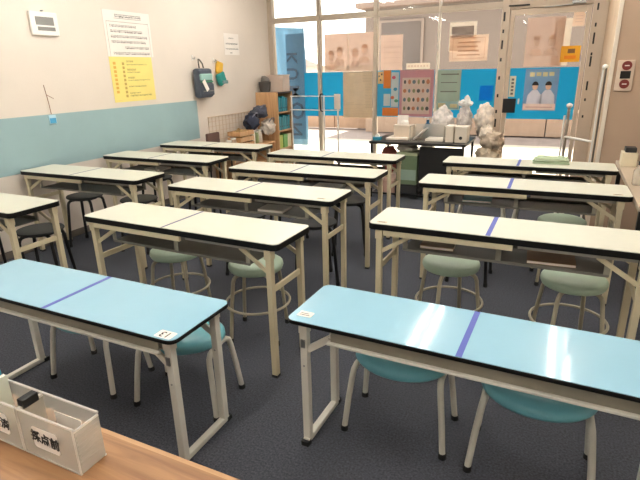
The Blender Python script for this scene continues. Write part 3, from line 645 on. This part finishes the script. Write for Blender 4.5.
# ------------------------------------------------------------------ back left corner
o = empty('bookcase', (0, 0, 0)); tag(o, 'wooden bookcase with teal binders in the back left corner', 'bookcase')
x0, x1, y0, y1, H = -4.0, -3.645, 6.30, 6.74, 1.15
MB().box(x0, x1, y0, y0+.02, 0, H).build('side_panel', M_WOOD, o); MB().box(x0, x1, y1-.02, y1, 0, H).build('side_panel', M_WOOD, o)
MB().box(x0, x0+.012, y0+.02, y1-.02, 0, H).build('back_panel', M_WOOD, o); MB().box(x0, x1, y0+.02, y1-.02, H-.02, H).build('top_panel', mat('dark_top', '#4a3a30', .5), o)
for z in (.02, .34, .60, .86): MB().box(x0+.012, x1-.004, y0+.02, y1-.02, z, z+.018).build('shelf', M_WOOD, o)
tealb = [mat('binder_a', '#1f8c9c', .5), mat('binder_b', '#2b8fa3', .5), mat('binder_c', '#1c7686', .5)]
n_ = 0
for z, cnt, hh in ((.878, 6, .21), (.618, 7, .20)):
    for i in range(cnt):
        y = y0+.05+i*.052; b = empty('binder', (-3.80, y, z)); h2 = hh-.012*((i*7) % 3)
        tag(b, '%s teal binder from the left in the %s row of the bookcase' % (('first', 'second', 'third', 'fourth', 'fifth', 'sixth', 'seventh')[i], 'upper' if z > .8 else 'lower'), 'binder', 'teal binders, %s row' % ('upper' if z > .8 else 'lower'))
        MB().box(-.12, .13, -.021, .021, 0, h2).build('cover', tealb[i % 3], b, .003); MB().cyl((0, .05), .009, .13, .1315, 12, 'x').build('finger_hole', M_BLACKV, b)
for i, (y, c_, lab) in enumerate(((6.40, '#b6c45a', 'lime green box on the low bookcase shelf'), (6.54, '#6fae58', 'green box on the low bookcase shelf'), (6.66, '#e6e0c0', 'cream box on the low bookcase shelf'))):
    b = empty('small_box', (-3.78, y, .358)); tag(b, lab, 'box'); MB().box(-.11, .11, -.055, .055, 0, .15).build('body', mat('sb'+c_[1:], c_, .6), b, .004); MB().box(-.112, .112, -.057, .057, .15, .19).build('lid', mat('sl'+c_[1:], c_, .5), b, .004)
o = empty('storage_tub', (-3.66+.02, 6.50, H)); tag(o, 'translucent pinkish tub on top of the bookcase', 'tub')
o.location = (-3.79, 6.60, H)
TUB = mat('tub_pink', '#ecdacb', .5, trans=.35)
MB().prism([(-.13, -.10), (.13, -.10), (.13, .10), (-.13, .10)], 0, .006).build('base', TUB, o)
tb = MB(); 
for (a, b, c, d) in ((-.13, -.126, -.10, .10), (.126, .13, -.10, .10), (-.126, .126, -.10, -.096), (-.126, .126, .096, .10)): tb.box(a, b, c, d, .006, .225)
tb.build('walls', TUB, o); MB().tube([(-.135, -.105, .225), (.135, -.105, .225), (.135, .105, .225), (-.135, .105, .225)], .006, 6, True).build('rim', TUB, o)
o = empty('grey_basket', (-3.91, 6.42, H)); tag(o, 'dark grey mesh basket with bits on top of the bookcase', 'basket')
MB().lathe([(.065, 0), (.075, .02), (.085, .13), (.09, .135), (.085, .14), (.07, .03), (.02, .02)], 20).build('basket', mat('basket_grey', '#57534f', .7, bump=.6, bscale=50), o)
MB().blob((.01, 0, .155), (.07, .07, .06), 9, .35, 3, 2).build('contents', mat('basket_stuff', '#6d6762', .8), o)
# low cabinet with baskets and bags
o = empty('low_shelf', (0, 0, 0)); tag(o, 'low wooden shelf under the wire grid along the left wall', 'shelf')
for y in (5.22, 6.23): MB().box(-3.99, -3.68, y, y+.02, 0, .47).build('side_panel', M_WOOD, o)
MB().box(-3.99, -3.68, 5.22, 6.25, .47, .49).build('top_panel', M_WOOD, o); MB().box(-3.99, -3.68, 5.24, 6.23, .22, .238).build('shelf_board', M_WOOD, o)
o = empty('small_chair', (-3.84, 5.02, 0)); tag(o, 'small dark brown chair back beside the last wall table', 'chair')
MB().box(-.02, .02, -.12, .12, .60, .735).build('backrest', mat('case_brown', '#5c4038', .6), o, .012); MB().box(-.20, .18, -.16, .16, .40, .44).build('seat', mat('case_brown', '#5c4038', .6), o, .012)
for sx in (-.18, .16):
    for sy in (-.13, .13): MB().cyl((sx, sy), .011, 0, .40, 10).build('leg', M_BLACKM, o)
for sy in (-.08, .08): MB().tube([(-.0, sy, .60), (-.01, sy, .44)], .009, 8).build('back_post', M_BLACKM, o)
o = empty('wooden_crate', (-3.82, 5.60, .49)); tag(o, 'tan wooden crate of bits on the low shelf', 'crate')
for z in (.0, .075, .15):
    for q in ((-.10, .10, -.16, -.148), (-.10, .10, .148, .16), (-.10, -.088, -.148, .148), (.088, .10, -.148, .148)): MB().box(*q, z, z+.055).build('slat', M_WOOD, o)
MB().box(-.088, .088, -.148, .148, 0, .01).build('base', M_WOOD, o); MB().blob((0, 0, .14), (.08, .13, .09), 11, .4, 3, 3).build('contents', mat('crate_stuff', '#9a7a4e', .8, var=.3, scale=20), o)
for i, (y, c_, lab) in enumerate(((5.29, '#c9b49f', 'pale beige jar left of the wooden crate'), (5.39, '#b59c86', 'tan jar just left of the wooden crate'), (5.84, '#e4dccb', 'white jar right of the wooden crate'), (5.93, '#8d9a6b', 'olive green jar right of the wooden crate'), (6.02, '#d9cfc0', 'cream jar under the navy bags'))):
    b = empty('jar', (-3.80, y, .49)); tag(b, lab, 'jar'); h = (.10, .12, .17, .15, .16)[i]
    MB().lathe([(.035, 0), (.04, .006), (.04, h-.03), (.032, h-.012), (.032, h)], 18).build('body', mat('jar'+c_[1:], c_, .45), b); MB().cyl((0, 0), .035, h, h+.018, 18).build('lid', M_WHITE, b)
for i, (c, r, col, lab) in enumerate((((-3.80, 5.84, .78), (.10, .115, .11), '#2b3042', 'navy bag in front of the pile by the bookcase'), ((-3.80, 6.05, .90), (.11, .12, .085), '#4a4c58', 'slate bag on top of the pile by the bookcase'), ((-3.74, 6.16, .69), (.11, .10, .11), '#cdc1b4', 'pale crumpled bag in the pile by the bookcase'))):
    b = empty('cloth_bag', c); tag(b, lab, 'bag', 'bags piled by the bookcase'); MB().blob((0, 0, 0), r, 20+i, .38, 2.6, 3).build('body', mat('bag'+col[1:], col, .85, var=.35, scale=14), b)
    MB().tube([(.06, -.06, r[2]*.7), (.09, -.02, r[2]*1.15), (.09, .03, r[2]*1.1), (.06, .07, r[2]*.6)], .008, 6).build('strap', mat('strap_grey', '#777580', .8), b)
# white pipe rack by the window
o = empty('pipe_rack', (0, 6.45, 0)); tag(o, 'white pipe rack with a black hook before the left windows', 'rack')
for x in (-2.995, -2.785):
    MB().tube([(x, 0, 0), (x, 0, 1.10 if x < -2.9 else 1.12)], .012, 10).build('post', M_WHITE, o); MB().tube([(x, -.18, .012), (x, .18, .012)], .012, 8).build('foot', M_WHITE, o)
for z in (1.09, .905): MB().tube([(-3.52, 0, z), (-2.755, 0, z)], .007, 8).build('rail', M_WHITE, o)
MB().tube([(-3.50, 0, 0), (-3.50, 0, 1.10)], .010, 8).build('post', M_WHITE, o)
MB().tube([(-3.0, -.02, 1.12), (-3.03, -.03, 1.12), (-3.04, -.03, 1.08), (-3.035, -.03, .96), (-3.03, -.03, .90), (-3.0, -.03, .89)], .010, 8).build('hook', M_BLACKM, o)
MB().box(-2.83, -2.74, -.03, -.01, .92, 1.12).build('hanging_cloth', mat('hang_white', '#f1e6da', .8, trans=.3), o, .004)

# ------------------------------------------------------------------ black desk at the back
o = empty('black_desk', (0, 0, 0)); tag(o, 'black metal desk crowded with boxes before the windows', 'desk')
X0, X1, Y0, Y1 = -1.965, -.885, 5.43, 6.10
MB().box(X0, X1, Y0, Y1, .622, .65).build('desktop', mat('desk_black', '#23201f', .45), o, .003)
for x in (X0+.015, X1-.04):
    for y in (Y0+.015, Y1-.04): MB().box(x, x+.025, y, y+.025, 0, .622).build('leg', M_BLACKM, o)
for y in (Y0+.02, Y1-.035): MB().box(X0+.04, X1-.04, y, y+.02, .04, .06).build('lower_bar', M_BLACKM, o)
for x in (X0+.017, X1-.038): MB().box(x, x+.02, Y0+.04, Y1-.04, .04, .06).build('side_bar', M_BLACKM, o)
MB().box(-1.39, -.93, Y0+.05, Y0+.065, .10, .60).build('front_panel', mat('panel_black', '#141211', .6), o)
MB().box(-1.39, -1.375, Y0+.065, Y1-.05, .06, .60).build('drawer_side', mat('panel_black', '#141211', .6), o)
def boxed(name, lab, cat, x0, x1, y0, y1, z0, z1, c_, lid=None, lh=.02, bev=.004):
    b = empty(name, ((x0+x1)/2, (y0+y1)/2, z0)); tag(b, lab, cat); w_, d_, h = (x1-x0)/2, (y1-y0)/2, z1-z0
    MB().box(-w_, w_, -d_, d_, 0, h-(lh if lid else 0)).build('body', mat('bx'+c_[1:], c_, .6), b, bev)
    if lid: MB().box(-w_-.003, w_+.003, -d_-.003, d_+.003, h-lh, h).build('lid', mat('bx'+lid[1:], lid, .6), b, bev)
    return b
b = boxed('tape_dispenser', 'teal tape dispenser on the left corner of the black desk', 'tape dispenser', -1.95, -1.86, 5.52, 5.60, .65, .685, '#2e8aa3'); MB().cyl((0, .045), .025, -.015, .015, 16, 'y').build('tape_roll', M_WHITE, b)
b = boxed('paper_stack', 'low stack of white papers near the left of the black desk', 'paper', -1.82, -1.56, 5.60, 5.85, .65, .672, '#ded2c2'); MB().box(-.12, .11, -.115, .12, .022, .026).build('top_sheet', M_PAPER, b)
b = boxed('tissue_box', 'beige tissue box standing on the papers on the black desk', 'tissue box', -1.75, -1.53, 5.68, 5.82, .676, .81, '#d8c6b2', '#e6d8c8', .012); MB().blob((0, 0, .15), (.05, .03, .035), 31, .4, 3, 2).build('tissue', M_PAPER, b)
o = empty('standing_card', (-1.72, 5.92, .65)); tag(o, 'white card standing behind the tissue box', 'card'); MB().bar((0, 0, .0), (0, .03, .25), .13, .004, (0, 1, 0)).build('card', M_PAPER, o); MB().bar((0, .08, 0), (0, .03, .22), .05, .003, (0, 1, 0)).build('stay', M_PAPER, o)
o = empty('bottle', (-1.40, 5.86, .65)); tag(o, 'blue pump bottle in the middle of the black desk', 'bottle')
MB().lathe([(.045, 0), (.05, .01), (.05, .13), (.03, .165), (.016, .175), (.016, .19)], 20).build('body', mat('bottle_blue', '#285f80', .3), o); MB().cyl((0, 0), .018, .19, .21, 14).build('cap', mat('bottle_cap', '#1f4258', .4), o); MB().tube([(0, 0, .21), (0, 0, .235), (-.04, 0, .232)], .006, 8).build('nozzle', M_WHITE, o)
o = empty('letter_tray', (-1.33, 5.66, .65)); tag(o, 'clear tray with leaning white papers on the black desk', 'tray')
MB().box(-.18, .18, -.13, .13, 0, .006).build('base', M_BIN, o)
for (a, b_, c, d) in ((-.19, .19, .124, .13), (-.19, -.184, -.13, .124), (.184, .19, -.13, .124)): MB().box(a, b_, c, d, .006, .17).build('wall', M_BIN, o)
MB().bar((-.15, 0, .02), (-.04, 0, .13), .20, .012).build('papers', M_PAPER, o); MB().box(-.02, .17, -.10, .10, .006, .03).build('papers', M_PAPER, o)
boxed('white_caddy', 'white caddy box on the right part of the black desk', 'box', -1.13, -1.045, 5.56, 5.74, .65, .825, '#e4d8c8', '#efe6da', .015)
b = boxed('white_caddy', 'white caddy box with a dark dot at the right end of the black desk', 'box', -1.03, -.90, 5.56, 5.74, .65, .82, '#e0d3c2', '#eee3d6', .015); MB().cyl((0.0, .05), .018, -.0935, -.09, 14, 'y').build('dot', M_INK, b)
for i, (c, r, col, lab) in enumerate((((-1.25, 5.95, .83), (.12, .10, .14), '#d2cac4', 'grey crumpled plastic bag left of the pile behind the caddies'), ((-1.00, 5.95, .835), (.085, .09, .14), '#bdb5b0', 'darker grey crumpled bag in the middle of the pile behind the caddies'), ((-.785, 5.95, .85), (.10, .10, .15), '#d3c7ba', 'tan crumpled bag at the right of the pile behind the caddies'), ((-1.0, 5.94, 1.04), (.08, .05, .04), '#efe8de', 'small white bag on top of the pile behind the caddies'))):
    b = empty('plastic_bag', c); tag(b, lab, 'bag', 'crumpled bags on the black desk')
    MB().blob((0, 0, 0), (r[0], r[1], r[2] if i == 3 else r[2]*1.2), 40+i, .28, 2.6, 4).build('body', mat('pb'+col[1:], col, .75, var=.35, scale=18, bump=.5, bscale=30), b); MB().blob((.02, -.02, r[2]*1.05), (.03, .03, .05), 50+i, .3, 3, 2).build('knot', mat('pb'+col[1:], col, .6), b)
# bin and bags right of the desk
o = empty('waste_basket', (-.68, 5.70, 0)); tag(o, 'tan wicker basket overflowing with bags right of the black desk', 'basket')
MB().lathe([(.10, 0), (.11, .01), (.135, .42), (.14, .43), (.125, .43), (.10, .02), (.02, .015)], 22).build('basket', mat('wicker', '#a08a6c', .8, var=.3, scale=40, bump=.8, bscale=50), o)
for j, (c, r, col) in enumerate((((0, 0, .50), (.13, .12, .12), '#c6b49c'), ((.03, -.02, .66), (.11, .10, .10), '#b09f8d'), ((-.04, .02, .74), (.08, .08, .09), '#dccfc0'))): MB().blob(c, r, 60+j, .4, 3, 3).build('bag_liner', mat('lin'+col[1:], col, .7, var=.3, scale=20, bump=.6, bscale=40), o)
# under the desk
b = boxed('green_crate', 'green and clear plastic crate under the black desk', 'crate', -1.66, -1.42, 5.52, 5.80, .16, .52, '#66785a', '#b9bf9c', .03); MB().box(-.11, .11, -.145, -.141, .05, .17).build('window', mat('crate_clear', '#93a89a', .3), b)
boxed('dark_box', 'dark box holding up the green crate under the black desk', 'box', -1.67, -1.41, 5.52, 5.80, 0, .158, '#2a2a2c', '#1c1c1e', .02)
for i, (c, r, col, lab) in enumerate((((-1.80, 5.72, .405), (.10, .12, .16), '#b05a50', 'red bag under the left end of the black desk'), ((-1.58, 5.66, .56), (.12, .10, .045), '#efe6dc', 'white bag lying on the green crate'))):
    b = empty('cloth_bag', (c[0], c[1], c[2])); tag(b, lab, 'bag'); MB().blob((0, 0, 0), r, 70+i, .3, 2.4, 3).build('body', mat('ub'+col[1:], col, .8, var=.2, scale=12), b); MB().tube([(-.04, -.06, r[2]*.8), (-.03, -.08, r[2]*1.15), (.03, -.08, r[2]*1.15), (.04, -.06, r[2]*.8)], .006, 6).build('handle', mat('ub'+col[1:], col, .8), b)
boxed('pink_box', 'pinkish box under the red bag below the black desk', 'box', -1.91, -1.70, 5.60, 5.88, 0, .20, '#c9a493', '#d9b7a6', .03)

# ------------------------------------------------------------------ entry partition and right wall panel
o = empty('entry_rack', (0, 5.6, 0)); tag(o, 'white tubular rack standing before the glass door at the right', 'rack')
MB().tube([(.05, 0, 0), (.052, 0, 1.03)], .014, 12).build('post', mat('rack_grey', '#8f857a', .4), o); MB().blob((.052, 0, 1.045), (.028, .028, .026), 1, .05).build('post_cap', M_WHITE, o)
MB().tube([(.02, .02, 0), (.02, .02, .95)], .009, 10).build('post', M_WHITE, o)
MB().tube([(.05, 0, .745), (.05, -.06, .75), (.275, -.40, .755)], .011, 10).build('rail', M_WHITE, o)
MB().tube([(.05, -.22, .014), (.05, .22, .014)], .014, 10).build('foot', M_WHITE, o); MB().tube([(.16, -.40, .014), (.302, -.40, .014)], .014, 10).build('foot', M_WHITE, o)
MB().tube([(.296, -.42, 0), (.296, -.42, 1.39)], .008, 12).build('post', mat('rack_dark', '#5d534a', .4), o); MB().tube([(.276, -.40, .02), (.276, -.40, 1.38)], .009, 12).build('post', M_WHITE, o)
MB().blob((.286, -.41, 1.40), (.025, .022, .022), 2, .05).build('post_cap', M_WHITE, o)
o = empty('control_panel', (.425, 5.0, 1.335)); tag(o, 'cream control plate with two dark red buttons on the right wall', 'control panel')
MB().box(-.062, .062, -.02, 0, -.128, .115).build('plate', mat('plate_cream', '#d8c4b0', .5), o, .004)
for z, lab in ((.072, 'red'), (-.072, 'red')):
    bt = MB().cyl((0.005, z), .036, -.034, -.02, 24, 'y').build('button', mat('button_red', '#7d2f28', .35), o); MB().box(-.012, .022, -.036, -.034, z-.004, z+.004).build('button_mark', M_PAPER, bt)
MB().box(-.034, .040, -.026, -.02, -.03, .03).build('display', mat('display_black', '#15120f', .3), o)

# ------------------------------------------------------------------ green cloth on the last right table
o = empty('folded_cloth', (-.04, 4.28, .7)); tag(o, 'folded pale green cloth lying on the far right-column table', 'cloth')
M_GC = [mat('cloth_green', '#b9c9a8', .8, var=.06), mat('cloth_green2', '#a3b594', .8, var=.06), mat('cloth_green3', '#c9d4ba', .8, var=.06)]
for i, (z, w_, d_, a) in enumerate(((.0015, .26, .17, 2), (.0125, .25, .16, -4), (.0235, .24, .16, 6), (.0345, .22, .15, -9))):
    f_ = MB(); n = 12; vs = []
    for s in (0, 1):
        for ii in range(n+1):
            for jj in range(7):
                x = -w_/2+w_*ii/n; y = -d_/2+d_*jj/6; vs.append((x, y, z+.002*math.sin(ii*.9+i*2)+.0015*math.sin(jj*1.3+i)+(.008 if s else 0)+.0025))
    K = (n+1)*7
    top = [(K+p*7+q, K+(p+1)*7+q, K+(p+1)*7+q+1, K+p*7+q+1) for p in range(n) for q in range(6)]; bot = [(p*7+q, p*7+q+1, (p+1)*7+q+1, (p+1)*7+q) for p in range(n) for q in range(6)]
    edge = [p*7 for p in range(n+1)]+[n*7+q for q in range(1, 7)]+[p*7+6 for p in range(n-1, -1, -1)]+[q for q in range(5, 0, -1)]
    side = [(edge[k], edge[(k+1) % len(edge)], K+edge[(k+1) % len(edge)], K+edge[k]) for k in range(len(edge))]
    f_.add(vs, top+bot+side); f_.smooth = True
    q = f_.build('fold', M_GC[i % 3], o); q.rotation_euler = (0, 0, math.radians(a))

# ------------------------------------------------------------------ side desk at the right edge
o = empty('beige_desk', (0, 0, 0)); tag(o, 'beige side desk along the right edge of the photo', 'desk')
MB().box(.425, .90, 3.04, 4.56, .675, .70).build('desktop', mat('side_top', '#b8a692', .35, var=.05), o, .003)
for y in (3.12, 4.5):
    for x in (.455, .85): MB().box(x-.015, x+.015, y-.015, y+.015, 0, .675).build('leg', M_BLACKM, o)
for x in (.455, .85): MB().box(x-.008, x+.008, 3.135, 4.485, .63, .675).build('apron', M_CREAM, o)
b = boxed('cream_box', 'cream box with a black lid on the side desk', 'box', .435, .535, 4.28, 4.42, .70, .80, '#dccfb2'); MB().box(-.032, .04, -.05, .055, .10, .135).build('black_top', M_BLACKV, b, .004)
o = empty('clear_bottle', (.475, 3.62, .70)); tag(o, 'clear plastic bottle with a dark cap on the side desk', 'bottle')
MB().lathe([(.028, 0), (.032, .008), (.032, .09), (.014, .115), (.012, .125)], 18).build('body', clear('clear_plastic', '#e8e4dc', .3, .12, .2), o); MB().cyl((0, 0), .015, .125, .15, 14).build('cap', M_BLACKV, o)
o = empty('pen_tray', (.56, 3.85, .70)); tag(o, 'small black tray beside the clear bottle on the side desk', 'tray')
MB().rrect(.07, .04, .008, 0, .005).build('base', M_BLACKV, o); MB().tube([(-.035, -.02, .01), (.035, -.02, .01), (.035, .02, .01), (-.035, .02, .01)], .004, 6, True).build('rim', M_BLACKV, o)
for i, (c, r, col, lab) in enumerate((((.51, 2.93, .47), (.07, .055, .13), '#1d1c1d', 'black bag hanging at the corner of the side desk'), ((.64, 2.95, .52), (.05, .055, .09), '#cfc4b6', 'pale bag beside the black bag at the side desk'))):
    b = empty('hanging_bag', c); tag(b, lab, 'bag'); MB().blob((0, 0, 0), r, 80+i, .25, 2.4, 3).build('body', mat('hb'+col[1:], col, .8), b); MB().tube([(-.03, 0, r[2]*.8), (-.02, .06, .69-c[2]), (-.01, .10, .706-c[2]), (.01, .10, .706-c[2]), (.02, .06, .69-c[2]), (.03, 0, r[2]*.8)], .006, 6).build('strap', mat('hb'+col[1:], col, .8), b)
# ------------------------------------------------------------------ papers and notebooks on the table shelves
for (k, dx, dy, c_, w_, lab) in (('R2', .22, -.02, '#8a6a4c', .20, 'brown notebook on the shelf of the taped table behind the right blue table'), ('R2', -.30, 0, '#b59a78', .16, 'tan notebook at the left of the shelf behind the right blue table'),
        ('M4', .20, 0, '#e9e2d6', .22, 'white papers on the shelf of the fourth middle table'), ('M3', .15, -.02, '#d8cfc0', .18, 'cream papers on the shelf of the third middle table'),
        ('R3', -.25, 0, '#6fa3a8', .18, 'teal notebook on the shelf of the middle right-column table'), ('L3', -.1, 0, '#cfc6b8', .2, 'pale papers on the shelf of the third wall table')):
    x, y, a, _ = TW[k]; b = empty('notebook', (x+dx, y+dy, .5695), math.radians(a+3)); tag(b, lab, 'notebook', 'papers on the table shelves')
    MB().box(-w_/2, w_/2, -.07, .07, .0012, .0125).build('pages', M_PAPER, b); MB().box(-w_/2-.002, w_/2+.002, -.072, .072, .0125, .014).build('cover', mat('nb'+c_[1:], c_, .6), b); MB().box(-w_/2-.002, w_/2+.002, -.072, .072, 0, .0012).build('cover', mat('nb'+c_[1:], c_, .6), b)
